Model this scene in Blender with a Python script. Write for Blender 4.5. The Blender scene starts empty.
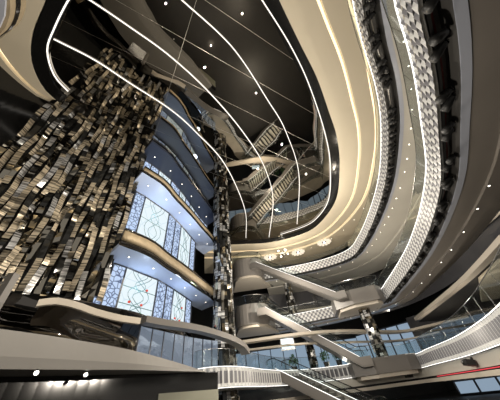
import bpy, bmesh, math, random
from mathutils import Vector, Matrix
random.seed(7)
S = bpy.context.scene
COL = S.collection
PI = math.pi
EYE = 1.7                      # eye height over the hall floor

# ------------------------------------------------------------------ camera
FPX = 230.0
zc = Vector((215-250, 200+60, -FPX)).normalized()
fw = Vector((0, 0, -1)); yc = (fw-zc*fw.dot(zc)).normalized(); xc = yc.cross(zc)
cam_d = bpy.data.cameras.new('camera'); cam = bpy.data.objects.new('camera', cam_d)
COL.objects.link(cam)
R3 = Matrix((xc, yc, zc))
cam.matrix_world = Matrix.Translation((0, 0, EYE)) @ R3.to_4x4()
cam_d.sensor_width = 36; cam_d.lens = FPX/500*36; cam_d.clip_start = .05; cam_d.clip_end = 400
S.camera = cam

def P(px, py, z):
    """plan point at height z (above the eye) seen in that direction"""
    v = R3 @ Vector((px-250, 200-py, -FPX))
    return (v.x/v.z*z, v.y/v.z*z)
def pol(az, r):
    a = math.radians(az); return (r*math.sin(a), r*math.cos(a))

# ------------------------------------------------------------------ materials
def nodes(name):
    m = bpy.data.materials.new(name); m.use_nodes = True
    nt = m.node_tree; return m, nt, nt.nodes['Principled BSDF']
def mat(name, col, rough=.5, metal=0., emit=None, es=0., spec=.5, noise=0., nscale=3., bump=0., bscale=20., alpha=None):
    m, nt, b = nodes(name)
    b.inputs['Base Color'].default_value = (*col, 1)
    b.inputs['Roughness'].default_value = rough; b.inputs['Metallic'].default_value = metal
    b.inputs['Specular IOR Level'].default_value = spec
    if emit: b.inputs['Emission Color'].default_value = (*emit, 1); b.inputs['Emission Strength'].default_value = es
    tc = nt.nodes.new('ShaderNodeTexCoord')
    if noise:
        n = nt.nodes.new('ShaderNodeTexNoise'); n.inputs['Scale'].default_value = nscale; n.inputs['Detail'].default_value = 4
        r = nt.nodes.new('ShaderNodeMix'); r.data_type = 'RGBA'
        r.inputs[6].default_value = (*[c*(1-noise) for c in col], 1); r.inputs[7].default_value = (*[min(1, c*(1+noise)) for c in col], 1)
        nt.links.new(tc.outputs['Object'], n.inputs['Vector']); nt.links.new(n.outputs['Fac'], r.inputs[0]); nt.links.new(r.outputs[2], b.inputs['Base Color'])
    if bump:
        n = nt.nodes.new('ShaderNodeTexNoise'); n.inputs['Scale'].default_value = bscale
        k = nt.nodes.new('ShaderNodeBump'); k.inputs['Strength'].default_value = bump; k.inputs['Distance'].default_value = .05
        nt.links.new(tc.outputs['Object'], n.inputs['Vector']); nt.links.new(n.outputs['Fac'], k.inputs['Height']); nt.links.new(k.outputs['Normal'], b.inputs['Normal'])
    return m
def glass(name, tint, alpha):
    m, nt, b = nodes(name)
    out = nt.nodes['Material Output']
    t = nt.nodes.new('ShaderNodeBsdfTransparent'); g = nt.nodes.new('ShaderNodeBsdfGlossy'); g.inputs['Roughness'].default_value = .03
    t.inputs['Color'].default_value = (*tint, 1)
    f = nt.nodes.new('ShaderNodeFresnel'); f.inputs['IOR'].default_value = 1.5
    a = nt.nodes.new('ShaderNodeMath'); a.operation = 'ADD'; a.inputs[1].default_value = alpha; a.use_clamp = True
    mx = nt.nodes.new('ShaderNodeMixShader')
    h_ = nt.nodes.new('ShaderNodeMath'); h_.operation = 'MULTIPLY'; h_.inputs[1].default_value = .35; nt.links.new(f.outputs[0], h_.inputs[0]); nt.links.new(h_.outputs[0], a.inputs[0]); nt.links.new(a.outputs[0], mx.inputs[0]); nt.links.new(t.outputs[0], mx.inputs[1]); nt.links.new(g.outputs[0], mx.inputs[2]); nt.links.new(mx.outputs[0], out.inputs['Surface'])
    return m
def emis(name, col, s):
    m = bpy.data.materials.new(name); m.use_nodes = True; nt = m.node_tree; nt.nodes.clear()
    o = nt.nodes.new('ShaderNodeOutputMaterial'); e = nt.nodes.new('ShaderNodeEmission')
    e.inputs['Color'].default_value = (*col, 1); e.inputs['Strength'].default_value = s
    nt.links.new(e.outputs[0], o.inputs['Surface']); return m

M = {}
M['cream'] = mat('cream_plaster', (.64, .57, .44), .45, noise=.05, nscale=.4)
M['cream_light'] = mat('pale_plaster', (.50, .45, .38), .5, noise=.05, nscale=.6)
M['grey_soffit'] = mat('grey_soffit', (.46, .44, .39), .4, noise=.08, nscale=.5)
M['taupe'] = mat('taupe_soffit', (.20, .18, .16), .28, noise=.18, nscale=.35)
M['drum'] = mat('taupe_cladding', (.15, .14, .13), .4)
M['canopy'] = mat('canopy_plaster', (.165, .158, .148), .5, noise=.04)
M['white'] = mat('pale_blue_soffit', (.46, .56, .78), .35)
M['navy'] = mat('navy_soffit', (.03, .04, .07), .3)
M['pale'] = mat('pale_lacquer', (.34, .36, .42), .3)
M['trough'] = mat('trough_grey', (.07, .068, .065), .45)
M['black'] = mat('black_gloss', (.008, .008, .008), .12)
M['black_matte'] = mat('black_matte', (.006, .006, .006), .5)
M['dark'] = mat('dark_ceiling', (.02, .02, .018), .3, noise=.5, nscale=2)
M['red'] = mat('dark_red_lacquer', (.12, .01, .01), .4)
M['bronze'] = mat('bronze_metal', (.30, .24, .155), .6, metal=.25, bump=.7, bscale=5, noise=.25, nscale=3)
M['bmirror'] = mat('black_mirror_metal', (.16, .15, .14), .04, metal=1., bump=.35, bscale=.9)
M['steel'] = mat('brushed_steel', (.5, .5, .5), .25, metal=1.)
M['floor'] = mat('black_stone', (.010, .009, .008), .55, noise=.5, nscale=1)
M['floor_light'] = mat('grey_stone', (.40, .37, .32), .3, noise=.25, nscale=1)
M['frame'] = mat('black_frame', (.03, .035, .05), .35)
M['led'] = emis('white_led', (1, .96, .90), 2.2)
M['led_c'] = emis('ceiling_led', (1, .93, .84), 1.5)
M['led_w'] = emis('warm_cove_led', (1, .78, .48), 2.0)
M['lens'] = emis('lamp_lens', (1, .93, .8), 7)
M['glass'] = glass('clear_glass', (.93, .96, .96), .02)
M['glass_glow'] = mat('glowing_blue_glass', (.40, .48, .60), .06, metal=.8, bump=.6, bscale=.9, emit=(.5, .65, .9), es=.16)  # emission stands in for daylight reflected by the screen
M['step'] = mat('pale_grooved_steps', (.88, .86, .78), .4)
M['riser'] = mat('dark_riser', (.06, .055, .05), .4)
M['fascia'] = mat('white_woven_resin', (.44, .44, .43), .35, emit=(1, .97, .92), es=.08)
M['fascia_grey'] = mat('grey_woven_resin', (.15, .15, .165), .35)
M['day'] = emis('daylight_pane', (.44, .58, .74), .58)
M['wallglass'] = mat('shop_glass', (.05, .05, .055), .08, spec=.8, bump=.2, bscale=.5)
M['leaf'] = mat('leaf', (.03, .10, .02), .5)

def mirror_mat():
    m, nt, b = nodes('black_mirror_panels')
    b.inputs['Base Color'].default_value = (.36, .34, .30, 1); b.inputs['Metallic'].default_value = 1.; b.inputs['Roughness'].default_value = .025
    tc = nt.nodes.new('ShaderNodeTexCoord'); mp = nt.nodes.new('ShaderNodeMapping'); mp.inputs['Rotation'].default_value = (0, 0, math.radians(-35))
    br = nt.nodes.new('ShaderNodeTexBrick'); br.offset = 0.
    br.inputs['Scale'].default_value = 1.; br.inputs['Brick Width'].default_value = 14; br.inputs['Row Height'].default_value = 2.6
    br.inputs['Mortar Size'].default_value = .011; br.inputs['Mortar Smooth'].default_value = 0
    br.inputs['Color1'].default_value = (0, 0, 0, 1); br.inputs['Color2'].default_value = (0, 0, 0, 1); br.inputs['Mortar'].default_value = (1, 1, 1, 1)
    n = nt.nodes.new('ShaderNodeTexNoise'); n.inputs['Scale'].default_value = .22
    k = nt.nodes.new('ShaderNodeBump'); k.inputs['Strength'].default_value = .12; k.inputs['Distance'].default_value = .3
    mr = nt.nodes.new('ShaderNodeMapRange'); mr.inputs[3].default_value = .004; mr.inputs[4].default_value = .35
    L = nt.links.new
    L(tc.outputs['Object'], mp.inputs[0]); L(mp.outputs[0], br.inputs['Vector']); L(br.outputs['Color'], mr.inputs[0]); L(mr.outputs[0], b.inputs['Roughness'])
    L(tc.outputs['Object'], n.inputs['Vector']); L(n.outputs['Fac'], k.inputs['Height']); L(k.outputs['Normal'], b.inputs['Normal'])
    return m
M['mirror'] = mirror_mat()

def tile_mat(name, col, rough, metal):
    """polished strip metal: fine level streaks of reflection painted into its tint, plus bump"""
    m, nt, b = nodes(name)
    tc = nt.nodes.new('ShaderNodeTexCoord'); mp = nt.nodes.new('ShaderNodeMapping'); mp.inputs['Scale'].default_value = (.4, .4, 12)
    n = nt.nodes.new('ShaderNodeTexNoise'); n.inputs['Scale'].default_value = 1.; n.inputs['Detail'].default_value = 3; n.inputs['Roughness'].default_value = .7
    cr = nt.nodes.new('ShaderNodeValToRGB'); cr.color_ramp.elements[0].position = .42; cr.color_ramp.elements[1].position = .56
    cr.color_ramp.elements[0].color = (*[c*.10 for c in col], 1); cr.color_ramp.elements[1].color = (*col, 1)  # dark and bright reflection streaks put into the colour
    k = nt.nodes.new('ShaderNodeBump'); k.inputs['Strength'].default_value = .4; k.inputs['Distance'].default_value = .03
    L = nt.links.new
    L(tc.outputs['Object'], mp.inputs[0]); L(mp.outputs[0], n.inputs['Vector']); L(n.outputs['Fac'], cr.inputs[0]); L(cr.outputs[0], b.inputs['Base Color'])
    L(n.outputs['Fac'], k.inputs['Height']); L(k.outputs['Normal'], b.inputs['Normal'])
    b.inputs['Metallic'].default_value = metal; b.inputs['Roughness'].default_value = rough
    return m
M['tile_gold'] = tile_mat('champagne_tile', (.64, .55, .41), .33, .4)
M['tile_silver'] = tile_mat('silver_tile', (.62, .62, .62), .28, .45)
M['tile_black'] = mat('black_tile_and_reflection', (.015, .015, .014), .08)  # on the tower wall these stand in for dark reflections
M['tile_mirror'] = mat('mirror_tile', (.42, .39, .33), .05, metal=1.)

def lace_mat(name, kind):
    """backlit glass: pale blue daylight behind leaded pattern"""
    m = bpy.data.materials.new(name); m.use_nodes = True; nt = m.node_tree; nt.nodes.clear(); L = nt.links.new
    o = nt.nodes.new('ShaderNodeOutputMaterial'); e = nt.nodes.new('ShaderNodeEmission'); tc = nt.nodes.new('ShaderNodeTexCoord')
    v = nt.nodes.new('ShaderNodeTexVoronoi'); v.feature = 'DISTANCE_TO_EDGE'; v.inputs['Scale'].default_value = 3.2 if kind == 'lace' else .9
    cr = nt.nodes.new('ShaderNodeValToRGB')
    cr.color_ramp.elements[0].position = .02; cr.color_ramp.elements[1].position = .12 if kind == 'lace' else .03
    if kind == 'lace':
        cr.color_ramp.elements[0].color = (.10, .13, .24, 1); cr.color_ramp.elements[1].color = (.58, .72, .96, 1)
    else:
        cr.color_ramp.elements[0].color = (.70, .84, .92, 1); cr.color_ramp.elements[1].color = (.84, .95, 1., 1)
    L(tc.outputs['Object'], v.inputs['Vector']); L(v.outputs['Distance'], cr.inputs[0]); L(cr.outputs[0], e.inputs['Color'])
    e.inputs['Strength'].default_value = 1.0; L(e.outputs[0], o.inputs['Surface']); return m
M['lace'] = lace_mat('blue_lace_glass', 'lace'); M['stained'] = lace_mat('pale_art_glass', 'wide')
M['gl_red'] = emis('red_glass', (.9, .1, .06), .8); M['gl_green'] = emis('green_glass', (.05, .55, .12), .9); M['gl_line'] = mat('leading', (.06, .16, .16), .5)
M['gl_yellow'] = emis('yellow_glass', (.9, .8, .4), .9)

# ------------------------------------------------------------------ helpers
def link(name, bm, m, parent=None, smooth=False):
    me = bpy.data.meshes.new(name); bmesh.ops.recalc_face_normals(bm, faces=bm.faces); bm.to_mesh(me); bm.free()
    for x in (m if isinstance(m, (list, tuple)) else [m]): me.materials.append(x)
    if smooth:
        for p in me.polygons: p.use_smooth = True
    o = bpy.data.objects.new(name, me); COL.objects.link(o)
    if parent: o.parent = parent
    return o
def thing(name, label, cat, loc=(0, 0, 0), group=None):
    o = bpy.data.objects.new(name, None); COL.objects.link(o); o.location = loc; o.empty_display_size = .2
    o['label'] = label; o['category'] = cat
    if group: o['group'] = group
    return o
def tag(o, label, cat, group=None, kind=None):
    o['label'] = label; o['category'] = cat
    if group: o['group'] = group
    if kind: o['kind'] = kind
    return o
def struct(o, label=None):
    o['kind'] = 'structure'
    if label: o['label'] = label
    return o
def dup(o, loc, rot=None, label=None):
    c = o.copy(); COL.objects.link(c); c.location = loc
    if rot is not None: c.rotation_euler = rot
    if label: c['label'] = label
    for ch in list(o.children):
        d = ch.copy(); COL.objects.link(d); d.parent = c
        for g in list(ch.children):
            e = g.copy(); COL.objects.link(e); e.parent = d
    return c
def smooth(pts, step=.5):
    """Catmull-Rom through pts, resampled at even steps"""
    P_ = [Vector(p).to_3d() if len(p) == 2 else Vector(p) for p in pts]
    out = []
    Q = [2*P_[0]-P_[1]]+P_+[2*P_[-1]-P_[-2]]
    for i in range(1, len(Q)-2):
        a, b, c, d = Q[i-1:i+3]
        for k in range(16):
            t = k/16
            out.append(.5*((2*b)+(c-a)*t+(2*a-5*b+4*c-d)*t*t+(3*b-a-3*c+d)*t**3))
    out.append(P_[-1])
    res = [out[0]]; acc = 0
    for a, b in zip(out, out[1:]):
        l = (b-a).length
        while acc+l >= step:
            t = (step-acc)/l; a = a.lerp(b, t); res.append(a.copy()); l = (b-a).length; acc = 0
        acc += l
    if (res[-1]-out[-1]).length > .3*step: res.append(out[-1])
    return res
def normals(c):
    n = []
    for i in range(len(c)):
        t = (c[min(i+1, len(c)-1)]-c[max(i-1, 0)]); t.z = 0; t.normalize(); n.append(Vector((t.y, -t.x, 0)))   # right of travel
    return n
def sweep(bm, curve, prof, mi=0, close=False, dz=None, ds=None):
    """carry the profile [(offset, height above eye)] along the curve; close=True makes a solid section"""
    ns = normals(curve); rows = []
    for i, (c, n) in enumerate(zip(curve, ns)):
        k = 1 if ds is None else ds(i/(len(curve)-1)); zz = 0 if dz is None else dz(i/(len(curve)-1))
        rows.append([bm.verts.new((c.x+n.x*d*k, c.y+n.y*d*k, z+zz+EYE)) for d, z in prof])
    m = len(prof)
    for a, b in zip(rows, rows[1:]):
        for j in range(m if close else m-1):
            f = bm.faces.new((a[j], a[(j+1) % m], b[(j+1) % m], b[j])); f.material_index = mi
    if close:
        bm.faces.new(rows[0]); bm.faces.new(rows[-1])
def sweep_obj(name, curve, prof, m, parent=None, close=False, sm=False, **k):
    bm = bmesh.new(); sweep(bm, curve, prof, close=close, **k); return link(name, bm, m, parent, sm)
def rect(d0, d1, z0, z1): return [(d0, z0), (d1, z0), (d1, z1), (d0, z1)]
def box(bm, c, s, rot=None, mi=0):
    v = [Vector((x*s[0]/2, y*s[1]/2, z*s[2]/2)) for x in (-1, 1) for y in (-1, 1) for z in (-1, 1)]
    if rot is not None: v = [rot @ q for q in v]
    v = [bm.verts.new(q+Vector(c)) for q in v]
    for f in ((0, 1, 3, 2), (4, 6, 7, 5), (0, 4, 5, 1), (2, 3, 7, 6), (0, 2, 6, 4), (1, 5, 7, 3)):
        g = bm.faces.new([v[i] for i in f]); g.material_index = mi
def tube(bm, pts, r, seg=6, mi=0):
    pts = [Vector(p) for p in pts]; rings = []
    for i, p in enumerate(pts):
        t = (pts[min(i+1, len(pts)-1)]-pts[max(i-1, 0)]).normalized()
        u = t.cross(Vector((0, 0, 1)));
        if u.length < .01: u = Vector((1, 0, 0))
        u.normalize(); w = t.cross(u); rr = r[i] if isinstance(r, (list, tuple)) else r
        rings.append([bm.verts.new(p+(u*math.cos(a)+w*math.sin(a))*rr) for a in [2*PI*k/seg for k in range(seg)]])
    for a, b in zip(rings, rings[1:]):
        for k in range(seg):
            f = bm.faces.new((a[k], a[(k+1) % seg], b[(k+1) % seg], b[k])); f.material_index = mi
    for e in (rings[0], rings[-1]): bm.faces.new(e).material_index = mi
def poly(bm, pts, z0, z1):
    lo = [bm.verts.new((x, y, z0+EYE)) for x, y in pts]; hi = [bm.verts.new((x, y, z1+EYE)) for x, y in pts]
    n = len(pts); bm.faces.new(lo); bm.faces.new(hi)
    for i in range(n): bm.faces.new((lo[i], lo[(i+1) % n], hi[(i+1) % n], hi[i]))

def woven(bm, curve, z0, z1, rows, pitch, amp):
    """woven resin face: short lapped pleats, each row shifted half a pleat"""
    c = smooth([(p.x, p.y) for p in curve], pitch/2); ns = normals(c); h = (z1-z0)/rows
    for r in range(rows):
        za, zb = z0+r*h, z0+(r+1)*h
        prev = None
        for i, (p, n) in enumerate(zip(c, ns)):
            o = amp if (i+r) % 2 else 0.
            a = bm.verts.new((p.x+n.x*(o*.3), p.y+n.y*(o*.3), za+EYE)); b = bm.verts.new((p.x+n.x*o, p.y+n.y*o, zb+EYE))
            if prev: bm.faces.new((prev[0], a, b, prev[1])).material_index = (i//2+r) % 2
            prev = (a, b)
def pleats(bm, curve, z0, z1, pitch, amp):
    c = smooth([(p.x, p.y) for p in curve], pitch/4); ns = normals(c); prev = None
    for i, (p, n) in enumerate(zip(c, ns)):
        o = (0, .15, 1, .85)[i % 4]*amp
        v = [bm.verts.new((p.x+n.x*o*k, p.y+n.y*o*k, z0+(z1-z0)*t+EYE)) for t, k in ((0, .6), (.18, 1), (.82, 1), (1, .6))]
        if prev:
            for j in range(3): bm.faces.new((prev[j], v[j], v[j+1], prev[j+1])).material_index = 1 if i % 4 in (2, 3, 0) and (j == 1) else 0
        prev = v

# ------------------------------------------------------------------ plan curves (metres, eye at the origin)
Z1, Z2, Z3, H = 13.5, 6.9, 0.9, 19.0
F1 = [(1.5, -7), (4.4, -3.6), (5.9, 0.6), (6.4, 2.4), (7.5, 4.5), (9.2, 7.3), (10.6, 10.4), (12.2, 15.6), (13.0, 21.0), (13.2, 26.5), (12.6, 30.0), (9.5, 32.0), (5.0, 33.0), (0.5, 33.4)]
F2 = [(.5, -6), (3.0, -2.8), (4.2, 0.2), (4.75, 1.5), (5.7, 2.8), (6.5, 4.0), (7.45, 5.6), (9.1, 8.5), (10.3, 11.5), (11.2, 14.4), (12.1, 18.3), (12.9, 24.5), (12.9, 28.0), (9.4, 31.0), (4.8, 32.5), (0.5, 33.2)]
F3 = [P(620, 285, .9), P(560, 318, .9), P(528, 333, .9), (11.1, 14.2), (12.9, 19.6), (13.7, 25.0), (14.0, 29.6), (8.4, 30.4), (4.4, 30.0), (1.4, 28.0), (-.6, 24.4), (-1.9, 20.9), (-3.0, 18.9), (-4.4, 18.2), (-5.8, 18.9), (-6.6, 20.2)]

def balcony(name, label, F, z, h, kind, d_tr, d_pale, d_out, soff, pale, trough=True, rail=True):
    c = smooth(F, .5); t = thing(name, label, 'balcony', (c[0].x, c[0].y, 0)); off = Vector((-c[0].x, -c[0].y, 0))
    def put(o): o.location = off; o.parent = t; return o
    bm = bmesh.new()
    if kind == 'woven': woven(bm, c, z+.03, z+h-.03, 4, .26, .055)
    else: pleats(bm, c, z+.06, z+h-.06, .46, .14)
    put(link('fascia', bm, [M['fascia'], M['fascia_grey']]))
    if kind != 'woven': put(sweep_obj('light_strip', c, rect(-.01, .03, z+.0, z+.035), M['led'], close=True))
    put(sweep_obj('light_strip', c, rect(-.01, .03, z+h-.035, z+h), M['led'], close=True))
    put(sweep_obj('fascia_backing', c, rect(.16, .24, z+.02, z+h), M['black_matte'], close=True))
    if trough:
        put(sweep_obj('lighting_trough', c, [(.10, z), (.10, z+.02), (.20, z+.55), (d_tr-.05, z+.55), (d_tr, z-.02)], [M['trough']]))
        put(sweep_obj('trough_lining', c, [(.28, z+.5), (.28, z+.12), (.34, z+.12), (.34, z+.5)], M['red'] if z == Z2 else M['steel'], close=True))
    put(sweep_obj('edge_trim', c, rect(d_tr, d_pale, z-.06, z+.02), pale, close=True))
    put(sweep_obj('soffit', c, [(d_pale, z-.02), (d_pale+.35*(d_out-d_pale), z+.02), (d_pale+.36*(d_out-d_pale), z-.08), (d_out-.5, z-.02), (d_out, z+.25), (d_out, z+.5), (d_pale, z+.5)], soff, close=True))
    put(sweep_obj('floor_slab', c, [(.2, z+h-.25), (.2, z+h), (d_out, z+h), (d_out, z+h-.25)], M['floor_light'], close=True))
    if rail:
        put(sweep_obj('glass_railing', c, rect(.08, .095, z+h, z+h+1.0), M['glass'], close=True))
        put(sweep_obj('handrail', c, rect(.075, .10, z+h+1.0, z+h+1.03), M['steel'], close=True))
        bm = bmesh.new()
        for p, n in list(zip(c, normals(c)))[::4]: q = p+n*.09; tube(bm, [(q.x, q.y, z+h+EYE), (q.x, q.y, z+h+1.+EYE)], .008, 4)
        put(link('railing_joints', bm, M['steel']))
    if z == Z3:
        put(sweep_obj('lower_fascia', c[:len(c)*7//10], rect(.30, .40, z-.70, z-.02), M['grey_soffit'], close=True))
        put(sweep_obj('cream_band', c[:len(c)*8//10], rect(.05, .45, z-1.12, z-.86), M['cream_light'], close=True))
        put(sweep_obj('red_light', c[:len(c)*45//100], rect(.20, .25, z-.80, z-.75), emis('red_led', (1, .1, .12), .9), close=True))
    return t, c
b1, C1 = balcony('balcony', 'highest curved balcony with thin woven white fascia under the cream ceiling', F1, Z1, 1.2, 'woven', .75, 1.0, 9.0, M['grey_soffit'], M['pale'])
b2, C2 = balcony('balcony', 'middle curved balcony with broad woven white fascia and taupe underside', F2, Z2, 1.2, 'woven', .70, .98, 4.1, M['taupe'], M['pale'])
b3, C3 = balcony('balcony', 'lowest curved balcony with bright pleated fascia near the blue windows', F3, Z3, 1.15, 'pleat', .35, .5, 2.2, M['grey_soffit'], M['black'], trough=False)

# ------------------------------------------------------------------ floor, outer walls
bm = bmesh.new(); poly(bm, [(-40, -25), (45, -25), (45, 60), (-40, 60)], -EYE-.2, -EYE); struct(link('floor', bm, M['floor']))
bm = bmesh.new(); poly(bm, [(-40, -25), (45, -25), (45, 60), (-40, 60)], H+1.2, H+1.4); struct(link('ceiling', bm, M['dark']))
def wall(name, a, b, z0, z1, m, th=.3):
    a = Vector((*a, 0)); b = Vector((*b, 0)); bm = bmesh.new(); c = smooth([a, b], (b-a).length/4)
    sweep(bm, c, rect(0, th, z0, z1), close=True); return struct(link(name, bm, m))
wall('wall_right', (27, -24), (27, 50), -EYE, H+1.2, M['dark'])
wall('wall_back', (28, 50), (-30, 50), -EYE, H+1.2, M['dark'])
wall('wall_left', (-28, 50), (-28, -24), -EYE, H+1.2, M['dark'])

# ------------------------------------------------------------------ black mirror ceiling, cream ring, coves
OVAL = [(-2, -5.5), (.4, -2.6), (2.2, .6), (3.5, 2.9), (5.0, 5.4), (6.6, 8.0), (8.1, 11.1), (9.4, 14.0), (10.5, 18.0), (11.2, 24.0), (9.6, 29.1), (7.1, 31.3), (2.3, 32.4), (-3.2, 31.6), (-8, 30.5)]
OVL = [(-13.7, 7.2), (-14.0, 6.0), (-13.5, 4.4), (-12.3, 3.0), (-10.4, 1.6), (-8.7, .2), (-6.5, -2.5), (-4.5, -5), (-3, -6.2)]
ring = [Vector((*p, 0)) for p in OVAL]
cO = smooth(OVAL, .5); cL = smooth(OVL, .5)
mir = [(p.x, p.y) for p in cO]+[(-16.5, 24), (-16.5, 10)]+[(p.x, p.y) for p in cL]
bm = bmesh.new(); poly(bm, mir, H+.02, H+.2); o = struct(link('ceiling_mirror_panels', bm, M['mirror']), 'glossy black mirrored ceiling panels')
# black frame with small fittings between mirror and cream ring
def fr(name, c, sgn=1):
    return struct(sweep_obj(name, c, rect(-.85, .06, H-.08, H+.1), M['black'], close=True))
fr('ceiling_frame_right', cO); fr('ceiling_frame_left', cL)
steps = [(0.05, .02), (0.05, -.12), (2.0, -.12), (2.0, .12), (2.25, .12), (2.25, -.24), (3.6, -.24), (3.6, -.0), (3.85, -.0), (3.85, -.4), (9.5, -.4), (9.5, .3)]
struct(sweep_obj('ceiling_ring_right', cO, [(d, H+z) for d, z in steps], M['cream'], sm=False), 'cream ceiling ring stepped around the black oval')
struct(sweep_obj('ceiling_cove_light', cO, rect(2.03, 2.20, H+.03, H+.08), M['led_w'], close=True))
struct(sweep_obj('ceiling_cove_light', cO, rect(3.63, 3.80, H-.09, H-.04), M['led_w'], close=True))
tap = lambda t: min(2.6, .02+t*8)
struct(sweep_obj('ceiling_ring_left', cL, [(.05, H+.02), (.05, H-.12), (1.2, H-.12), (1.2, H+.1), (1.35, H+.1), (1.35, H-.3), (1.9, H-.3), (1.9, H+.5)], M['cream'], ds=tap))
struct(sweep_obj('ceiling_cove_light', cL, rect(1.22, 1.33, H+.02, H+.08), M['led_w'], close=True, ds=tap))

# LED lines on the mirror
arcs = [('thin white light line starting at the left rim and crossing the tiled wall', [(54, 39), (95, 60), (130, 83), (170, 109), (196, 132), (226, 166), (245, 210), (246, 238)]),
        ('middle of the three long white light lines across the black ceiling', [(75, -8), (90, 0), (130, 27), (170, 56), (209, 92), (243, 132), (264, 166), (273, 200), (269, 237)]),
        ('white light line nearest the open black part of the ceiling', [(172, -10), (182, 0), (233, 48), (267, 99), (286, 132), (299, 176), (297, 224)])]
for lab, pts in arcs:
    c = smooth([P(*p, H) for p in pts], .4)
    tag(sweep_obj('light_line', c, rect(-.032, .032, H-.07, H-.01), M['led_c'], close=True), lab, 'light', 'light lines across the mirror ceiling')
c = smooth([P(*p, H) for p in [(250, -20), (262, 0), (290, 45), (309, 85), (325, 134), (330, 166), (328, 200), (315, 219), (301, 227), (280, 234)]], .4)
tag(sweep_obj('light_line', c, rect(-.038, .038, H-.14, H-.08), M['led_c'], close=True), 'white light line following the right rim of the black oval', 'light', 'light lines along the rim')
c = smooth([P(*p, H) for p in [(80, -12), (69, 0), (55, 28), (48, 50), (55, 75), (70, 92)]], .4)
tag(sweep_obj('light_line', c, rect(-.038, .038, H-.14, H-.08), M['led_c'], close=True), 'short white light line following the left rim of the black oval', 'light', 'light lines along the rim')

# ------------------------------------------------------------------ shingled tower wall
def towerwall():
    azs = [-84, -72, -63, -51, -43, -35.3]; rs = [15.6, 15.7, 15.6, 15.7, 15.6, 15.5]
    c = smooth([pol(a, r) for a, r in zip(azs, rs)], .34)
    ns = normals(c)          # travelling to the right along the wall: right of travel faces the room
    z0, z1 = 5.5, H+.3
    bm = bmesh.new()
    sweep(bm, c, rect(-.75, -.45, z0, z1), close=True)
    struct(link('wall_tower', bm, M['black']))
    bms = {k: bmesh.new() for k in ('tile_gold', 'tile_silver', 'tile_black', 'tile_mirror')}
    for i in range(len(c)-1):
        a, b = c[i], c[i+1]; n = ns[i]; t = (b-a).normalized()
        if math.degrees(math.atan2(a.x, a.y)) < -65: continue
        z = z0-random.random()*1.; ph = random.random()*6
        last = None
        while z < z1:
            hgt = random.choice((.4, .6, .9, 1.3, 1.9))*random.uniform(.8, 1.2)
            zt = min(z+hgt, z1)
            k = random.choices(('tile_gold', 'tile_silver', 'tile_black', 'tile_mirror'), (36, 14, 30, 20))[0]  # random dark and bright mix painted in place of reflections
            if k == last and k == 'tile_black': k = 'tile_gold'
            last = k
            tb = bms[k]; nn = 5; tilt = random.uniform(-.22, .22); base = random.uniform(-.09, .09); prev = None
            for j in range(nn+1):
                u = j/nn; zz = z+(zt-z)*u
                bul = base+tilt*(u-.5)+.10*math.sin(PI*u)+.16*math.sin(zz*1.1+ph)
                sh = .07*math.sin(zz*1.3+ph*2); yaw = .07*math.sin(zz*.9+ph)
                pa = a+t*(.03+sh)+n*(bul+yaw); pb = b+t*(sh-.03)+n*(bul-yaw)
                row = [tb.verts.new((q.x, q.y, zz+EYE)) for q in (pa, pb, pb-n*.04, pa-n*.04)]
                if prev:
                    for m in range(4): tb.faces.new((prev[m], row[m], row[(m+1) % 4], prev[(m+1) % 4]))
                else: tb.faces.new(row)
                prev = row
            tb.faces.new(prev)
            z = zt+.02
    for k, tb in bms.items():
        struct(link('wall_tower_shingles', tb, M[k]), 'wavy metal shingles over the tower wall')
    return c
TW = towerwall()

# ------------------------------------------------------------------ tower balconies right of the shingles
ZA, ZB = 7.9, 14.5
FRONT = [(-8.15, 11.5), (-7.15, 13.2), (-6.75, 15.1), (-6.15, 17.4), (-5.5, 20.4), (-5.0, 22.6), (-4.9, 24.4)]
WIN = [(-9.9, 12.9), (-8.3, 15.8), (-7.6, 18.4), (-7.1, 21.4), (-6.8, 23.4), (-6.3, 25.4)]
fr_c = smooth(FRONT, .4); wi_c = smooth(WIN, .4)
def resamp(c, n):
    L = [0]
    for a, b in zip(c, c[1:]): L.append(L[-1]+(b-a).length)
    out = []
    for i in range(n):
        s = L[-1]*i/(n-1); j = max(k for k in range(len(L)) if L[k] <= s+1e-9); j = min(j, len(c)-2)
        t = (s-L[j])/max(1e-9, L[j+1]-L[j]); out.append(c[j].lerp(c[j+1], t))
    return out
fr_c = resamp(fr_c, 26); wi_c = resamp(wi_c, 26)
def slab(name, label, z, m, top, k=1.):
    bm = bmesh.new(); rows = []
    for a, b in zip(fr_c, wi_c):
        b = a+(b-a)*1.25
        rows.append([bm.verts.new((a.x, a.y, z+EYE)), bm.verts.new((b.x, b.y, z+EYE)), bm.verts.new((b.x, b.y, z+.25+EYE)), bm.verts.new((a.x, a.y, z+.25+EYE))])
    for a, b in zip(rows, rows[1:]):
        for j in range(4): bm.faces.new((a[j], a[(j+1) % 4], b[(j+1) % 4], b[j]))
    bm.faces.new(rows[0]); bm.faces.new(rows[-1])
    t = thing(name, label, 'balcony', (fr_c[5].x, fr_c[5].y, z+EYE)); off = Vector((-fr_c[5].x, -fr_c[5].y, -z-EYE))
    def put(o): o.location = off; o.parent = t; return o
    put(link('soffit', bm, m))
    if top:
        pr = lambda L: [(d, z+q*k) for d, q in L]
        put(sweep_obj('black_mirror_band', fr_c, pr([(0, 0), (.12, .32), (-.05, .5), (-.2, .2)]), M['bmirror'], close=True, sm=True))
        put(sweep_obj('bronze_parapet', fr_c, pr([(.12, .32), (.22, .6), (.16, 1.0), (.0, 1.05), (-.05, .5)]), M['bronze'], close=True, sm=True))
        put(sweep_obj('coping', fr_c, pr([(.16, 1.0), (.24, 1.12), (.05, 1.25), (.0, 1.05)]), M['bmirror'], close=True, sm=True))
    return t
slab('tower_balcony', 'pale blue soffit over the lower row of stained glass windows with bronze parapet', ZA, M['white'], True)
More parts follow.
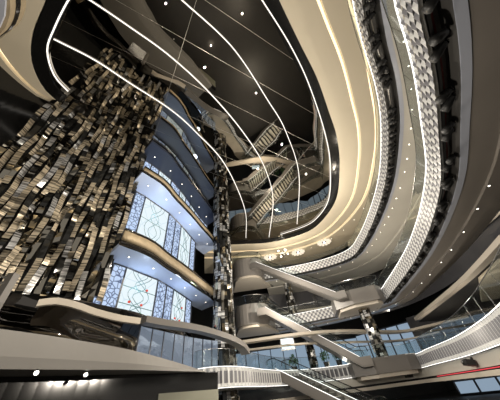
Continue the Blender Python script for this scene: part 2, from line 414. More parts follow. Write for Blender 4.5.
slab('tower_balcony', 'pale blue soffit over the upper row of tall leaded windows with bronze parapet', ZB, M['white'], True, .5)
slab('tower_balcony', 'navy soffit with small downlights at the top of the tower', H-.32, M['navy'], False)

nwin = [0]
def bay(a, b, z0, z1, kind, gems):
    """one leaded window bay between plan points a and b"""
    nwin[0] += 1
    a = Vector(a); b = Vector(b); t = (b-a); W = t.length; t.normalize(); n = Vector((t.y, -t.x, 0)); hgt = z1-z0
    def pt(u, v, d=0): q = a+t*(u*W)+n*d; return Vector((q.x, q.y, z0+v*hgt+EYE))
    bm = bmesh.new()
    for (u0, v0, u1, v1) in ((0, 0, 0, 1), (1, 0, 1, 1), (0, 0, 1, 0), (0, 1, 1, 1)):
        p, q = pt(u0, v0, .03), pt(u1, v1, .03)
        tube(bm, [p, q], .07, 4)
    f = struct(link('window_%d' % nwin[0], bm, M['frame']))
    bm = bmesh.new(); bm.faces.new([bm.verts.new(pt(u, v, d)) for u, v, d in ((0, 0, 0), (1, 0, 0), (1, 1, 0), (0, 1, 0))])
    r = bmesh.ops.extrude_face_region(bm, geom=bm.faces[:])
    bmesh.ops.translate(bm, verts=[g for g in r['geom'] if isinstance(g, bmesh.types.BMVert)], vec=-n*.03)
    link('pane', bm, M['lace'] if kind == 'n' else M['stained'], f)
    if kind == 'w':
        bm = bmesh.new()
        for v in (.28, .62): tube(bm, [pt(0, v, .02), pt(1, v, .02)], .025, 4)
        for s in (-1, 1):
            for amp, fr_, ph in ((.30, 1., 0), (.16, 2., .5)):
                tube(bm, [pt(.5+s*amp*math.cos(fr_*PI*2*v+ph), v, .03) for v in [k/16 for k in range(17)]], .022, 4)
        link('leading', bm, M['gl_line'], f)
        for col, pos in (('gl_red', [(.28, .33), (.62, .33), (.70, .66)]), ('gl_green', [(.42, .12), (.58, .12)])) if gems else ():
            bm = bmesh.new()
            for u, v in pos:
                p = pt(u, v, .05); box(bm, p, (.12, .12, .12) if col != 'gl_green' else (.45, .3, .16))
            link('coloured_glass', bm, M[col], f)
def winrow(z0, z1, cuts, kinds):
    c = resamp(wi_c, 101)
    for u0, u1, k in zip(cuts, cuts[1:], kinds): bay(c[int(u0*100)], c[int(u1*100)], z0, z1, k, z0 < 6)
cuts = [.0, .05, .12, .34, .43, .51, .69, .78]
winrow(4.7, ZA-.02, cuts, 'nnwnnwn')
winrow(9.0, ZB-.02, cuts, 'nnwnnwn')
winrow(15.0, H-.34, [.0, .1, .17, .3, .43, .53, .62, .72, .84, .93, 1.], 'nnwnwnwnnn')

# tiny downlights
proto_bm = bmesh.new(); bmesh.ops.create_circle(proto_bm, cap_ends=True, radius=.045, segments=12)
dl = thing('downlight', 'small round downlight in the taupe underside of the middle balcony', 'downlight', (0, 0, 0), 'taupe soffit downlights')
bm = bmesh.new(); bmesh.ops.create_cone(bm, cap_ends=True, radius1=.075, radius2=.075, depth=.03, segments=14); link('trim_ring', bm, M['steel'], dl)
bmesh.ops.translate(proto_bm, verts=proto_bm.verts, vec=(0, 0, -.02)); link('lens', proto_bm, M['lens'], dl)
used = [False]
def down(x, y, z, label, group):
    if not used[0]: used[0] = True; o = dl; o.location = (x, y, z+EYE)
    else: o = dup(dl, (x, y, z+EYE))
    o['label'] = label; o['group'] = group; return o
def along(c, d, s):
    ns = normals(c); i = min(int(s*(len(c)-1)), len(c)-1); q = c[i]+ns[i]*d; return q.x, q.y
def lamp(x, y, z, e, r=.1, col=(1, .90, .76), spot=None, rot=None):
    ld = bpy.data.lights.new('fill_light', 'SPOT' if spot else 'POINT'); ld.energy = e; ld.color = col; ld.shadow_soft_size = r  # unseen fill light added to brighten surfaces, belongs to no fixture
    if spot: ld.spot_size = spot; ld.spot_blend = .8
    o = bpy.data.objects.new('fill_light', ld); COL.objects.link(o); o.location = (x, y, z+EYE)
    if rot: o.rotation_euler = rot
    return o
for s in [k/22 for k in range(1, 22)]:
    x, y = along(C2, 2.2, s); down(x, y, Z2-.09, 'small round downlight in the taupe underside of the middle balcony', 'taupe soffit downlights')
for s in [k/34 for k in range(2, 34)]:
    x, y = along(C1, 1.5, s); down(x, y, Z1-.02, 'small round downlight in the grey underside of the highest balcony', 'grey soffit downlights')
for s in [k/30 for k in range(1, 30)]:
    x, y = along(cO, 4.4, s); down(x, y, H-.53, 'tiny round downlight near the outer edge of the cream ceiling', 'cream ceiling downlights')
for k in range(1, 7):
    for z, gl in ((ZA, 'lower'), (ZB, 'upper')):
        q = fr_c[k*4-2].lerp(wi_c[k*4-2], .4); down(q.x, q.y, z-.02, 'small downlight in the %s pale blue tower soffit' % gl, '%s tower soffit downlights' % gl)
    q = fr_c[k*4-2].lerp(wi_c[k*4-2], .55); down(q.x, q.y, H-.35, 'small bright downlight in the navy top soffit', 'navy soffit downlights')

# ------------------------------------------------------------------ track spotlights in the troughs
def spotlight():
    t = thing('spotlight', '', 'spotlight', (0, 0, 0), 'x')
    bm = bmesh.new(); box(bm, (0, 0, 0), (.10, .34, .06)); tube(bm, [(0, 0, 0), (0, 0, .35)], .025, 6); link('bracket', bm, M['black_matte'], t)
    for s in (-1, 1):
        bm = bmesh.new()
        d = Vector((-.75, s*.25, -.45)).normalized(); b = Vector((0, s*.16, -.05))
        tube(bm, [b-d*.10, b-d*.06, b+d*.18, b+d*.34], [.05, .095, .11, .115], 12); hd = link('lamp_head', bm, M['black_matte'], t, True)
        bm = bmesh.new(); tube(bm, [b-d*.16, b-d*.11], [.05, .09], 10); link('heat_sink', bm, M['black'], hd)
    return t
sp = spotlight(); first = [True]
def spot(x, y, z, ang, label, group, sc=1.):
    if first[0]: o = sp; first[0] = False; o.location = (x, y, z+EYE)
    else: o = dup(sp, (x, y, z+EYE))
    o.rotation_euler = (random.uniform(-.15, .15), random.uniform(-.15, .15), ang); o.scale = (sc,)*3; o['label'] = label; o['group'] = group
def spots_on(c, d, z, ss, label, group, sc=1.):
    ns = normals(c)
    for s in ss:
        i = min(int(s*(len(c)-1)), len(c)-1); q = c[i]+ns[i]*d; spot(q.x, q.y, z, math.atan2(ns[i].y, ns[i].x)+random.uniform(-.3, .3), label, group, sc)
spots_on(C2, .36, Z2+.02, [.17+.034*k for k in range(20)], 'black twin spotlight in the trough below the middle woven fascia', 'spotlights below the middle fascia', 1.15)
spots_on(C1, .36, Z1+.02, [.17+.026*k for k in range(6)]+[.34+.021*k for k in range(22)], 'black twin spotlight in the trough below the highest woven fascia', 'spotlights below the highest fascia', 1.3)

# ------------------------------------------------------------------ mosaic columns
def column(x, y, r, z0, z1, label, dens=1.):
    t = thing('mosaic_column', label, 'column', (x, y, z0+EYE))
    bm = bmesh.new(); bmesh.ops.create_cone(bm, cap_ends=True, radius1=r*.86, radius2=r*.86, depth=z1-z0, segments=16)
    bmesh.ops.translate(bm, verts=bm.verts, vec=(0, 0, (z1-z0)/2)); link('core', bm, M['black'], t)
    bms = [bmesh.new() for _ in range(3)]; N = max(8, int(2*PI*r/.30))
    for i in range(N):
        z = -random.random()*.4
        while z < z1-z0-.05:
            h = random.uniform(.25, .9)/dens; zt = min(z+h, z1-z0)
            a = 2*PI*(i+.5+random.uniform(-.2, .2))/N; q = Vector((math.cos(a)*r, math.sin(a)*r, (max(z, 0)+zt)/2))
            rot = Matrix.Rotation(a+random.uniform(-.35, .35), 3, 'Z') @ Matrix.Rotation(random.uniform(-.14, .14), 3, 'Y')
            k = random.choices((0, 1, 2), (5, 3, 3))[0]
            box(bms[k], q, (.04, 2*PI*r/N*.95, max(.05, zt-max(z, 0)-.02)), rot); z = zt
    for b, m in zip(bms, ('tile_mirror', 'tile_black', 'tile_silver')): link('mosaic_cladding', b, M[m], t)
    return t
cx, cy = -3.9, 23.2
column(cx, cy, .95, -EYE, H, 'tall mirror mosaic column rising the whole height of the atrium', .8)
column(*P(374, 335, 4.0), .55, Z3+1.15, Z2, 'mosaic column behind the landing on the lowest balcony', 1.2)
column(*pol(8.2, 36.5), .5, Z3+1.15, Z2, 'thin mosaic column beside the silver framed sign', 1.2)
column(*pol(6.3, 36.8), .55, Z2+1.2, Z1, 'mosaic column behind the upper escalator', 1.2)

# ------------------------------------------------------------------ landings (drums) and escalators
def arcpts(cx, cy, r, a0, a1, n=16): return [(cx+r*math.cos(math.radians(a0+(a1-a0)*k/n)), cy+r*math.sin(math.radians(a0+(a1-a0)*k/n))) for k in range(n+1)]
def drum(label, pts, z, h, bal):
    c = [Vector((*p, 0)) for p in pts]; mx = sum((p.x for p in c))/len(c); my = sum((p.y for p in c))/len(c)
    bm = bmesh.new(); poly(bm, pts, z, z+h); t = link('landing', bm, M['drum'], bal); t.location = -bal.location; t['label'] = label
    def put(o): o.parent = t; return o
    c2 = smooth(pts, .3)
    put(sweep_obj('glass_railing', c2, rect(.05, .065, z+h, z+h+1.0), M['glass'], close=True)); put(sweep_obj('handrail', c2, rect(.03, .09, z+h+1., z+h+1.05), M['steel'], close=True))
    bm = bmesh.new(); q = [((x-mx)*.86+mx, (y-my)*.86+my) for x, y in pts]; poly(bm, q, z-.3, z); put(link('underside', bm, M['cream_light']))
    return t
# round landings beside the tall column
def roundpts(xl, xr, y, dep): 
    m = (xl+xr)/2; w = (xr-xl)/2
    return [(xr+1.5, y+4)]+[(m+w*math.cos(a), y-dep*math.sin(a)) for a in [PI*k/14 for k in range(15)]]+[(xl-1., y+4)]
z = Z1; drum('upper rounded taupe landing where the top escalator meets the highest balcony', roundpts(-4.0, .5, 33., 1.8)[::-1], Z1, 2.6, b1)
z = Z2; drum('lower rounded taupe landing where the middle escalator meets the middle balcony', roundpts(-3.9, .5, 31.5, 1.8)[::-1], Z2, 2.3, b2)
drum('angular taupe landing at the foot of the upper escalator', [(8.4, 31.6), (8.0, 28.4), (9.6, 26.9), (12.2, 26.2), (13.1, 27.0), (13.4, 30)], Z2-.05, 1.5, b2)
drum('angular taupe landing at the foot of the middle escalator', [(8.0, 31.5), (7.8, 28.6), (9.5, 27.6), (13.0, 28.0), (14.2, 28.6), (14.6, 31)], Z3-.05, 1.25, b3)

def escalator(label, a, b, za, zb, w=2.7):
    """a = upper end, b = lower end (plan), za/zb = walking level"""
    A = Vector((*a, za+EYE)); B = Vector((*b, zb+EYE)); mid = (A+B)/2
    t = thing('escalator', label, 'escalator', tuple(B)); T = B
    d = (B-A); hl = Vector((d.x, d.y, 0)).length; u = Vector((d.x, d.y, 0)).normalized(); s = Vector((-u.y, u.x, 0)); n = 0
    def pt(x, y, zz): return A-T+u*x+s*y+Vector((0, 0, zz))
    slope = d.z/hl
    def prism(bm, prof, y0, y1):
        lo = [bm.verts.new(pt(x, y0, q)) for x, q in prof]; hi = [bm.verts.new(pt(x, y1, q)) for x, q in prof]; k = len(prof)
        bm.faces.new(lo); bm.faces.new(hi)
        for i in range(k): bm.faces.new((lo[i], lo[(i+1) % k], hi[(i+1) % k], hi[i]))
    bm = bmesh.new()
    for y0, y1 in ((-w/2-.12, -w/2), (w/2, w/2+.12)):
        prism(bm, [(-1.0, .25), (0, .25), (hl, d.z+.25), (hl+1, d.z+.25), (hl+1, d.z-.5), (hl, d.z-.5), (0, -.5), (-1, -.5)], y0, y1)
    prism(bm, [(-1, -.45), (0, -.45), (hl, d.z-.45), (hl+1, d.z-.45), (hl+1, d.z-.55), (hl, d.z-.55), (0, -.55), (-1, -.55)], -w/2-.12, w/2+.12)
    link('truss_cladding', bm, M['drum'], t)
    N = int(abs(d.z)/.3); bm = bmesh.new(); bm2 = bmesh.new()
    for i in range(N):
        x0 = hl*i/N; zz = d.z*(i+.5)/N
        prism(bm, [(x0, zz+.02), (x0+hl/N*.64, zz+.02), (x0+hl/N*.64, zz-.1), (x0, zz-.1)], -w/2+.06, w/2-.06)
        prism(bm2, [(x0+hl/N*.64, zz+.0), (x0+hl/N, zz+.0), (x0+hl/N, zz-.3), (x0+hl/N*.64, zz-.3)], -w/2+.05, w/2-.05)
    link('steps', bm, M['step'], t); link('risers', bm2, M['riser'], t)
    for y in (-w/2-.05, w/2+.05):
        bm = bmesh.new(); prism(bm, [(-.8, .25), (0, .25), (hl, d.z+.25), (hl+.8, d.z+.25), (hl+.8, d.z+1.05), (hl, d.z+1.05), (0, 1.05), (-.8, 1.05)], y-.01, y+.01); link('glass_balustrade', bm, M['glass'], t)
        bm = bmesh.new(); tube(bm, [pt(-.9, y, .6), pt(-.85, y, 1.0), pt(-.5, y, 1.08), pt(0, y, 1.08), pt(hl, y, d.z+1.08), pt(hl+.5, y, d.z+1.08), pt(hl+.85, y, d.z+1.0), pt(hl+.9, y, d.z+.6)], .04, 8); link('handrail', bm, M['black'], t, True)
        bm = bmesh.new(); prism(bm, [(0, .26), (hl, d.z+.26), (hl, d.z+.30), (0, .30)], y-.03, y+.03); link('skirt_light', bm, M['led'], t)
    return t
escalator('upper escalator slanting down right from the upper rounded landing', (.2, 31.6), (8.6, 28.0), Z1+1.1, Z2+1.1)
escalator('middle escalator slanting down right from the lower rounded landing', (.3, 30.0), (8.6, 28.6), Z2+1.1, Z3+1.1)
escalator('bottom escalator dropping below the lowest balcony beside the tall column', (1.0, 28.6), (7.2, 24.6), Z3+1.1, -EYE)

# ------------------------------------------------------------------ petal ceiling lights and chandelier
def petal(px, py, where, ratio=1.):
    z = H-.56; x, y = P(px, py, z); t = thing('ceiling_light', 'round petalled ceiling light on the cream ceiling, '+where, 'ceiling light', (x, y, z+EYE), 'petalled ceiling lights')
    bm = bmesh.new(); bmesh.ops.create_cone(bm, cap_ends=True, radius1=.42, radius2=.42, depth=.05, segments=20); link('base_plate', bm, M['black_matte'], t)
    bm = bmesh.new()
    for k in range(12):
        a = 2*PI*k/12; r = Matrix.Rotation(a, 3, 'Z'); pts = [(.35, -.12, 0), (1.05, -.2, -.06), (1.2, 0, -.07), (1.05, .2, -.06), (.35, .12, 0)]
        lo = [bm.verts.new(r @ Vector(p)+Vector((0, 0, -.05))) for p in pts]; hi = [bm.verts.new(r @ Vector(p)) for p in pts]
        bm.faces.new(lo); bm.faces.new(hi)
        for i in range(5): bm.faces.new((lo[i], lo[(i+1) % 5], hi[(i+1) % 5], hi[i]))
    link('petals', bm, emis('petal_glass', (1, .86, .66), 1.1), t)
    bm = bmesh.new(); bmesh.ops.create_icosphere(bm, subdivisions=2, radius=.14); bmesh.ops.translate(bm, verts=bm.verts, vec=(0, 0, -.1)); link('lamp', bm, M['lens'], t, True)
petal(270, 257, 'nearest the chandelier on its left'); petal(298, 252, 'middle one of the row'); petal(324, 242, 'nearest the right rim')
def chandelier(x, y, z):
    t = thing('chandelier', 'branched chandelier of small globes hanging below the cream ceiling', 'chandelier', (x, y, z+EYE))
    bm = bmesh.new(); tube(bm, [(0, 0, 0), (0, 0, -1.6)], .05, 6); link('stem', bm, M['steel'], t)
    for k in range(9):
        a = 2*PI*k/9; r = .55+.35*(k % 2); q = Vector((r*math.cos(a), r*math.sin(a), -1.0+.25*(k % 3)))
        bm = bmesh.new(); tube(bm, [(0, 0, -1.4), tuple(q*.6+Vector((0, 0, -.5))), tuple(q)], .025, 5); ar = link('arm', bm, M['steel'], t)
        bm = bmesh.new(); bmesh.ops.create_icosphere(bm, subdivisions=2, radius=.13); bmesh.ops.translate(bm, verts=bm.verts, vec=q); link('globe', bm, M['lens'] if k % 2 else emis('globe_glow', (1, .85, .6), 3), ar, True)
chandelier(*P(283, 249, H-.6), H-.5)

# ------------------------------------------------------------------ canopy lower left
CAN = [pol(-75, 9.8), pol(-62, 10.2), pol(-48, 10.6), pol(-36, 11.2), pol(-27, 12.0), pol(-20, 13.2), pol(-13, 15.0)]
cC = resamp(smooth(CAN, .4), 40); ZC = 1.44
def cantop(t):
    return 0
bm = bmesh.new(); rows = []; ns = normals(cC)
for i, (p, n) in enumerate(zip(cC, ns)):
    u = i/39; zt = ZC+.95*max(0., 1-max(0, (u-.35)/.65)**1.5)+.08
    q = p-n*1.3; q2 = p-n*4.5
    rows.append([bm.verts.new((a.x, a.y, zz+EYE)) for a, zz in ((p, ZC), (p-n*.02, ZC+(zt-ZC)*.3), (p-n*.25, zt), (q, zt+.12), (q2, zt+.05), (q2, ZC))])
for a, b in zip(rows, rows[1:]):
    for j in range(6): bm.faces.new((a[j], a[(j+1) % 6], b[(j+1) % 6], b[j]))
bm.faces.new(rows[0]); bm.faces.new(rows[-1])
o = link('canopy', bm, M['canopy'], None, False); tag(o, 'large sweeping grey canopy over the dark shopfront at lower left', 'canopy')
# dark shopfront under it
cS = resamp(smooth([pol(-80, 11.4), pol(-62, 11.6), pol(-48, 12.), pol(-36, 12.6), pol(-27, 13.2), pol(-20, 14.0), pol(-11, 15.5)], .4), 40)
struct(sweep_obj('wall_shopfront', cS, rect(-.3, 0, -EYE, 1.43), M['black'], close=True))
struct(sweep_obj('wall_shopfront_panel', cS[31:], rect(-.31, .05, -EYE, .72), mat('pale_green_panel', (.22, .22, .17), .4), close=True))
for px, py, lab in ((37, 371, 'left of the two lit spotlights under the grey canopy'), (86, 373, 'right of the two lit spotlights under the grey canopy')):
    x, y = P(px, py, 1.39); t = thing('canopy_spotlight', lab, 'spotlight', (x, y, 1.44+EYE))
    bm = bmesh.new(); tube(bm, [(0, 0, .0), (0, 0, -.05)], .03, 8); link('stem', bm, M['black_matte'], t)
    bm = bmesh.new(); tube(bm, [(-.06, .06, -.03), (.03, -.03, -.10)], [.05, .07], 12); link('lamp_head', bm, M['black_matte'], t)
    bm = bmesh.new(); tube(bm, [(.03, -.03, -.10), (.04, -.04, -.11)], .06, 12); link('lens', bm, M['lens'], t)

# ------------------------------------------------------------------ black mirrored band and ledge under the tower
cT = resamp(smooth([pol(-80, 15.3), pol(-62, 15.2), pol(-48, 15.2), pol(-38, 15.2), pol(-30, 16.4), pol(-22, 18.8), pol(-16, 21.5)], .4), 60)
bm = bmesh.new(); rows = []; ns = normals(cT)
for i, (p, n) in enumerate(zip(cT, ns)):
    rows.append([bm.verts.new((p.x+n.x*d, p.y+n.y*d, zz+EYE)) for zz, d in [(1.3+(3.95-i/59*.6)*k/12, .22*math.sin(k*.75+i*.12)+.12*math.sin(i*.5)) for k in range(13)]])
for a, b in zip(rows, rows[1:]):
    for j in range(12): bm.faces.new((a[j], a[j+1], b[j+1], b[j]))
struct(link('wall_black_mirror', bm, M['bmirror'], None, True), 'rippled black mirror wall below the shingles')
led = [P(x, y, zz) for x, y, zz in ()]
def ledge(name, label, pts, th, m, back=.8):
    """pts: (px, py, r) stations; the ledge keeps that distance"""
    st = []
    for px, py, r in pts:
        v = R3 @ Vector((px-250, 200-py, -FPX)); k = r/math.hypot(v.x, v.y); st.append(v*k)
    c = smooth([tuple(s) for s in st], .35); ns = normals(c); bm = bmesh.new(); rows = []
    for p, n in zip(c, ns):
        rows.append([bm.verts.new((p.x+n.x*d, p.y+n.y*d, p.z+EYE+zz)) for d, zz in ((0, 0), (0, th), (-back, th+.1), (-back, .05))])
    for a, b in zip(rows, rows[1:]):
        for j in range(4): bm.faces.new((a[j], a[(j+1) % 4], b[(j+1) % 4], b[j]))
    bm.faces.new(rows[0]); bm.faces.new(rows[-1])
    o = link(name, bm, m); tag(o, label, 'ledge'); return o
ledge('curved_ledge', 'curved taupe ledge sweeping to a tip beside the tall column', [(146, 322, 14.9), (165, 325.5, 15.4), (183, 328, 16), (205, 332, 17), (228, 339, 18), (243, 346, 18.8), (250, 354, 19.3)], .34, M['drum'])
ledge('curved_ledge', 'cream curved strip standing in for a reflection on the black mirror wall over the canopy', [(36, 306, 14.5), (55, 304, 14.5), (75, 308, 14.4), (95, 315, 14.4), (119, 321, 14.4), (140, 324, 14.6)], .30, M['cream_light'], .4)  # strip added in place of a cream reflection in the wall
# curved glass screen under the ledge
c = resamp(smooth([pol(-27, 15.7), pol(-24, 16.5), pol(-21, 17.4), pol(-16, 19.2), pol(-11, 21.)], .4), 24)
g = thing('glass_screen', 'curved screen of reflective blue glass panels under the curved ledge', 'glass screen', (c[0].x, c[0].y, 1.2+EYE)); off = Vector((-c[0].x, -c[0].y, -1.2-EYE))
bm = bmesh.new(); sweep(bm, c, rect(-.03, 0, 1.0, 3.9), close=True); o = link('glass', bm, M['glass_glow'], g); o.location = off
for i in range(0, 24, 3):
    bm = bmesh.new(); tube(bm, [(c[i].x, c[i].y, 1.0+EYE), (c[i].x, c[i].y, 3.9+EYE)], .045, 6); o = link('mullion', bm, M['frame'], g); o.location = off
# slatted panel, far left
bm = bmesh.new(); a = Vector((*pol(-58, 14.2), 0)); b = Vector((*pol(-50.5, 14.2), 0))
t = thing('slatted_screen', 'grey slatted screen panel at the far left above the canopy', 'screen', (a.x, a.y, 2.2+EYE)); off = Vector((-a.x, -a.y, -2.2-EYE))
for k in range(11):
    bm2 = bmesh.new(); z = 2.4+k*.27; tube(bm2, [(a.x, a.y, z+EYE), (b.x, b.y, z+.14+EYE)], .05, 4); o = link('slat', bm2, M['steel'], t); o.location = off
box(bm, (b.x, b.y, 3.8+EYE), (.3, .3, 3.2)); o = link('post', bm, M['drum'], t); o.location = off

# ------------------------------------------------------------------ upper left slab end
z = Z1-1.; q = [P(-40, 0, z), P(-30, 52, z), P(-12, 38, z), P(-1, 28, z), P(4, 16, z), P(5, 2, z), P(2, -12, z), P(-10, -40, z)]
t = thing('slab_end', 'rounded grey and gilt slab end hanging at the top left corner', 'slab', (q[3][0], q[3][1], z+EYE)); off = Vector((-q[3][0], -q[3][1], -z-EYE))
qc = smooth(q[1:], .3)
bm = bmesh.new(); poly(bm, q, z, z+.15); o = link('underside', bm, M['pale'], t); o.location = off
o = sweep_obj('gilt_edge', qc, rect(-.1, .1, z+.12, z+1.3), M['bronze'], t, close=True); o.location = off
o = sweep_obj('dark_groove', qc, rect(-.13, -.1, z+.5, z+.8), M['black'], t, close=True); o.location = off

# ------------------------------------------------------------------ daylight windows behind the lowest balcony
def winwall(a, b, z0, z1, n, m='day'):
    a = Vector((*a, 0)); b = Vector((*b, 0))
    for i in range(n):
        nwin[0] += 1
        p = a.lerp(b, i/n); q = a.lerp(b, (i+1)/n); bm = bmesh.new()
        for x in (p, q): tube(bm, [(x.x, x.y, z0+EYE), (x.x, x.y, z1+EYE)], .14, 4)
        tube(bm, [(p.x, p.y, z0+EYE), (q.x, q.y, z0+EYE)], .10, 4); tube(bm, [(p.x, p.y, z1+EYE), (q.x, q.y, z1+EYE)], .14, 4)
        f = struct(link('window_%d' % nwin[0], bm, M['frame']))
        bm = bmesh.new(); d = (q-p).normalized(); nn = Vector((d.y, -d.x, 0))*.08
        vs = [bm.verts.new(v) for v in ((p.x, p.y, z0+EYE), (q.x, q.y, z0+EYE), (q.x, q.y, z1+EYE), (p.x, p.y, z1+EYE))]; bm.faces.new(vs)
        r = bmesh.ops.extrude_face_region(bm, geom=bm.faces[:]); bmesh.ops.translate(bm, verts=[g for g in r['geom'] if isinstance(g, bmesh.types.BMVert)], vec=nn)
        link('pane', bm, M[m], f)
winwall((-6, 44), (14, 44), 2.0, 6.2, 10)
winwall((14, 44), (20, 38), 2.0, 6.4, 5)
struct(sweep_obj('wall_corner', smooth([(20, 38), (26.5, 30), (26.5, 14)], 1.), rect(0, .2, 1.9, 6.9), M['wallglass'], close=True))
struct(sweep_obj('wall_shops', smooth([(-8, 40.5), (14, 40.5), (22, 33), (22, 10)], 1.), rect(0, .2, Z2+1.3, Z1+.4), M['wallglass'], close=True), 'dark glazed shop wall behind the middle balcony')
struct(sweep_obj('wall_shops', smooth([(-8, 40.5), (14, 40.5), (22, 33), (22, 10)], 1.), rect(0, .2, Z1+1.3, H-.4), M['wallglass'], close=True), 'dark glazed shop wall behind the highest balcony')
for z in (Z2+3.4, Z1+2.9):
    c = smooth([(-8, 40.2), (14, 40.2), (21.6, 33), (21.6, 12)], 1.)
    struct(sweep_obj('trim_%d' % (1 if z < Z1 else 2), c, rect(-.1, .0, z, z+.3), M['cream_light'], close=True))
# cream beams between the window rows
def beam(label, pts, z, w, h, m):
    c = smooth(pts, .6); o = sweep_obj('ceiling_beam', c, rect(-w/2, w/2, z, z+h), m, close=True); tag(o, label, 'beam'); return o
beam('long cream beam crossing in front of the far blue windows', [P(235, 345, 4.6), P(300, 336, 4.6), P(345, 333, 4.6), P(400, 333, 4.6), P(435, 326, 4.6), P(470, 318, 4.6)], 4.6, .9, .25, M['cream_light'])
beam('cream slanting beam rising to the right edge over the lowest fascia', [P(418, 320, 5.2), P(440, 303, 5.2), P(465, 283, 5.2), P(487, 262, 5.2), P(510, 238, 5.2)], 5.2, .6, .3, M['cream_light'])
# cream seamed ceiling panels at right
bm = bmesh.new(); poly(bm, [P(418, 322, 5.6), P(489, 262, 5.6), P(520, 235, 5.6), P(560, 300, 5.6), P(480, 318, 5.6)], 5.6, 5.8); tag(link('ceiling_panel', bm, M['trough']), 'dark grey ceiling panel between the slanting beam and the lowest fascia', 'ceiling panel')
bm = bmesh.new(); poly(bm, [P(480, 280, 5.3), P(500, 262, 5.3), P(540, 240, 5.3), P(540, 290, 5.3), P(482, 302, 5.3)], 5.3, 5.5); tag(link('ceiling_panel', bm, M['cream']), 'cream seamed ceiling panel at the right edge', 'ceiling panel')
# strips and dark stuff beneath the lowest balcony
def projector(s_, label):
    ns = normals(C3); i = int(s_*(len(C3)-1)); q = C3[i]+ns[i]*(-.05); a = math.atan2(ns[i].y, ns[i].x)
    t = thing('projector', label, 'projector', (q.x, q.y, Z3-.35+EYE)); t.rotation_euler = (0, .25, a)
    bm = bmesh.new(); box(bm, (0, 0, 0), (.5, .75, .32)); link('housing', bm, M['black_matte'], t)
    bm = bmesh.new(); tube(bm, [(-.25, .2, 0), (-.34, .2, -.02)], .1, 12); link('lens', bm, M['steel'], t)
    bm = bmesh.new(); box(bm, (.2, 0, .22), (.08, .2, .2)); link('bracket', bm, M['black_matte'], t)
projector(.30, 'black projector box under the bright pleated fascia at the right edge')
projector(.50, 'black projector box under the pleated fascia close to the landing')
winwall((19.5, 34), (26, 27), -1.5, -.45, 5)

beam('pinkish cream beam below and behind the long cream beam at the far windows', [P(240, 352, 4.0), P(300, 345, 4.0), P(350, 343, 4.0), P(400, 341, 4.0), P(440, 333, 4.0)], 4.0, .5, .15, M['cream_light'])
# hanging sign, person at the railing, shrubs behind the lowest railing
x, y = P(286, 335, 5.2); t = thing('hanging_sign', 'small pale blue sign in a silver frame hanging over the lowest balcony', 'sign', (x, y, 5.2+EYE))
bm = bmesh.new(); box(bm, (0, 0, -.7), (1.5, .08, 1.4)); link('frame', bm, M['steel'], t)
bm = bmesh.new(); box(bm, (0, -.05, -.7), (1.3, .03, 1.2)); link('sign_face', bm, mat('sign_face', (.45, .6, .75), .4, emit=(.4, .6, .8), es=.3), t)
bm = bmesh.new()
for s_ in (-.6, .6): tube(bm, [(s_, 0, 0), (s_, 0, 1.7)], .02, 5)
link('hanger', bm, M['steel'], t)
def person(x, y, z, rz, label):
    J = [((0, 0, .95), .15), ((0, 0, 1.15), .13), ((0, .02, 1.38), .16), ((0, 0, 1.52), .06), ((0, -.02, 1.60), .08), ((0, -.02, 1.70), .10),
         ((.20, 0, 1.40), .065), ((.26, -.10, 1.15), .05), ((.15, -.34, 1.10), .035), ((-.20, 0, 1.40), .065), ((-.26, -.10, 1.15), .05), ((-.15, -.34, 1.10), .035),
         ((.10, 0, .86), .10), ((.11, -.02, .48), .07), ((.11, .02, .08), .045), ((.11, -.14, .04), .04), ((-.10, 0, .86), .10), ((-.11, -.02, .48), .07), ((-.11, .02, .08), .045), ((-.11, -.14, .04), .04)]
    E_ = [(0, 1), (1, 2), (2, 3), (3, 4), (4, 5), (2, 6), (6, 7), (7, 8), (2, 9), (9, 10), (10, 11), (0, 12), (12, 13), (13, 14), (14, 15), (0, 16), (16, 17), (17, 18), (18, 19)]
    me = bpy.data.meshes.new('person'); me.from_pydata([j[0] for j in J], E_, []); o = bpy.data.objects.new('person', me); COL.objects.link(o)
    o.modifiers.new('skin', 'SKIN'); o.modifiers.new('sub', 'SUBSURF').levels = 1
    for v, j in zip(me.skin_vertices[0].data, J): v.radius = (j[1], j[1]); v.use_root = False
    me.skin_vertices[0].data[0].use_root = True
    me.materials.append(M['black_matte']); o.location = (x, y, z+EYE); o.rotation_euler = (0, 0, rz); tag(o, label, 'person')
    bm = bmesh.new(); bmesh.ops.create_icosphere(bm, subdivisions=2, radius=.115); bmesh.ops.translate(bm, verts=bm.verts, vec=(0, .03, 1.74)); link('hair', bm, M['black'], o, True)
x, y = P(317, 303, Z2+1.3); person(x*1.02, y*1.02+.6, Z2+1.2, 0, 'person in dark clothes leaning on the railing of the middle balcony')
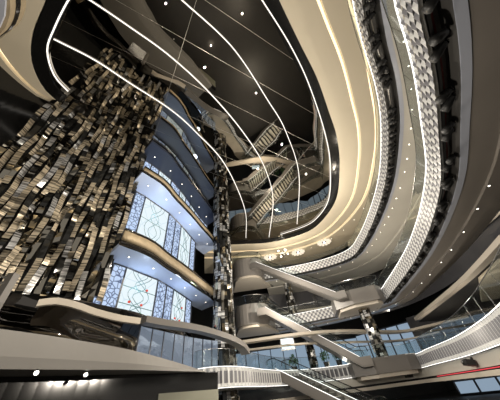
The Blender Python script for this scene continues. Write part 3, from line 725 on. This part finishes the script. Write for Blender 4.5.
def shrub(x, y, z, label, h=1.0):
    t = thing('potted_shrub', label, 'plant', (x, y, z+EYE))
    bm = bmesh.new(); bmesh.ops.create_cone(bm, cap_ends=True, radius1=.25, radius2=.34, depth=.6, segments=14); bmesh.ops.translate(bm, verts=bm.verts, vec=(0, 0, .3)); link('pot', bm, M['black_matte'], t)
    bm = bmesh.new()
    for _ in range(220):
        d = Vector((random.gauss(0, 1), random.gauss(0, 1), random.gauss(0, .9))).normalized()*random.uniform(.25, .62); q = d+Vector((0, 0, .6+h*.6))
        rot = Matrix.Rotation(random.random()*6, 3, 'Z') @ Matrix.Rotation(random.random()*3, 3, 'X'); vs = [bm.verts.new(rot @ Vector(v)+q) for v in ((-.05, 0, 0), (0, .12, .02), (.05, 0, 0), (0, -.12, .02))]; bm.faces.new(vs)
    link('foliage', bm, M['leaf'], t)
for px, lab in ((294, 'dark potted shrub left of the thin mosaic column by the blue windows'), (327, 'dark potted shrub between the thin column and the middle escalator foot'), (340, 'dark potted shrub closest to the landing at the middle escalator foot')):
    v = R3 @ Vector((px-250, 200-365, -FPX)); k = 33/math.hypot(v.x, v.y); shrub(v.x*k, v.y*k, Z3+1.15, lab)
# ------------------------------------------------------------------ light
w = bpy.data.worlds.new('world'); S.world = w; w.use_nodes = True
w.node_tree.nodes['Background'].inputs[0].default_value = (1, .94, .85, 1); w.node_tree.nodes['Background'].inputs[1].default_value = .35
for (x, y, z, e) in ((2, 6, 2.5, 1100), (3, 16, 3, 2000), (2, 26, 8.5, 2400), (-3, 9, 10, 2000), (5, 18, 13.5, 1700), (-6, 4, 6, 700), (4, 29, 15.6, 1500), (8, 22, 15.6, 900)):
    lamp(x, y, z, e, .035)  # added fill points hanging free in the atrium
for s_ in (.2, .36, .5, .62, .72):
    x, y = along(C2, 2.6, s_); lamp(x, y, Z2+1.5, 300, .05)  # added fill hidden behind the middle fascia, brightens the soffit above
for s_ in (.3, .45, .6, .7):
    x, y = along(C3, 2.2, s_); lamp(x, y, Z3+1.2, 260, .05)  # added fill behind the lowest fascia for the taupe underside
lamp(-2.5, 10, -1.2, 45, .05)  # added fill below the canopy to lift the pale panel
for x, y, z in ((-8.2, 15, 6.6), (-6.4, 18.5, 6.6), (-8.2, 15, 13), (-6.4, 18.5, 13)):
    lamp(x, y, z, 60, .3, (.65, .78, 1))  # added blue fill on the tower soffits, imitating glow from the windows

S.view_settings.view_transform = 'Standard'; S.view_settings.look = 'None'; S.view_settings.gamma = 1; S.view_settings.use_curve_mapping = False
S.view_settings.exposure = 0
S.cycles.use_denoising = True
S.cycles.max_bounces = 7; S.cycles.transparent_max_bounces = 16; S.cycles.sample_clamp_indirect = 6
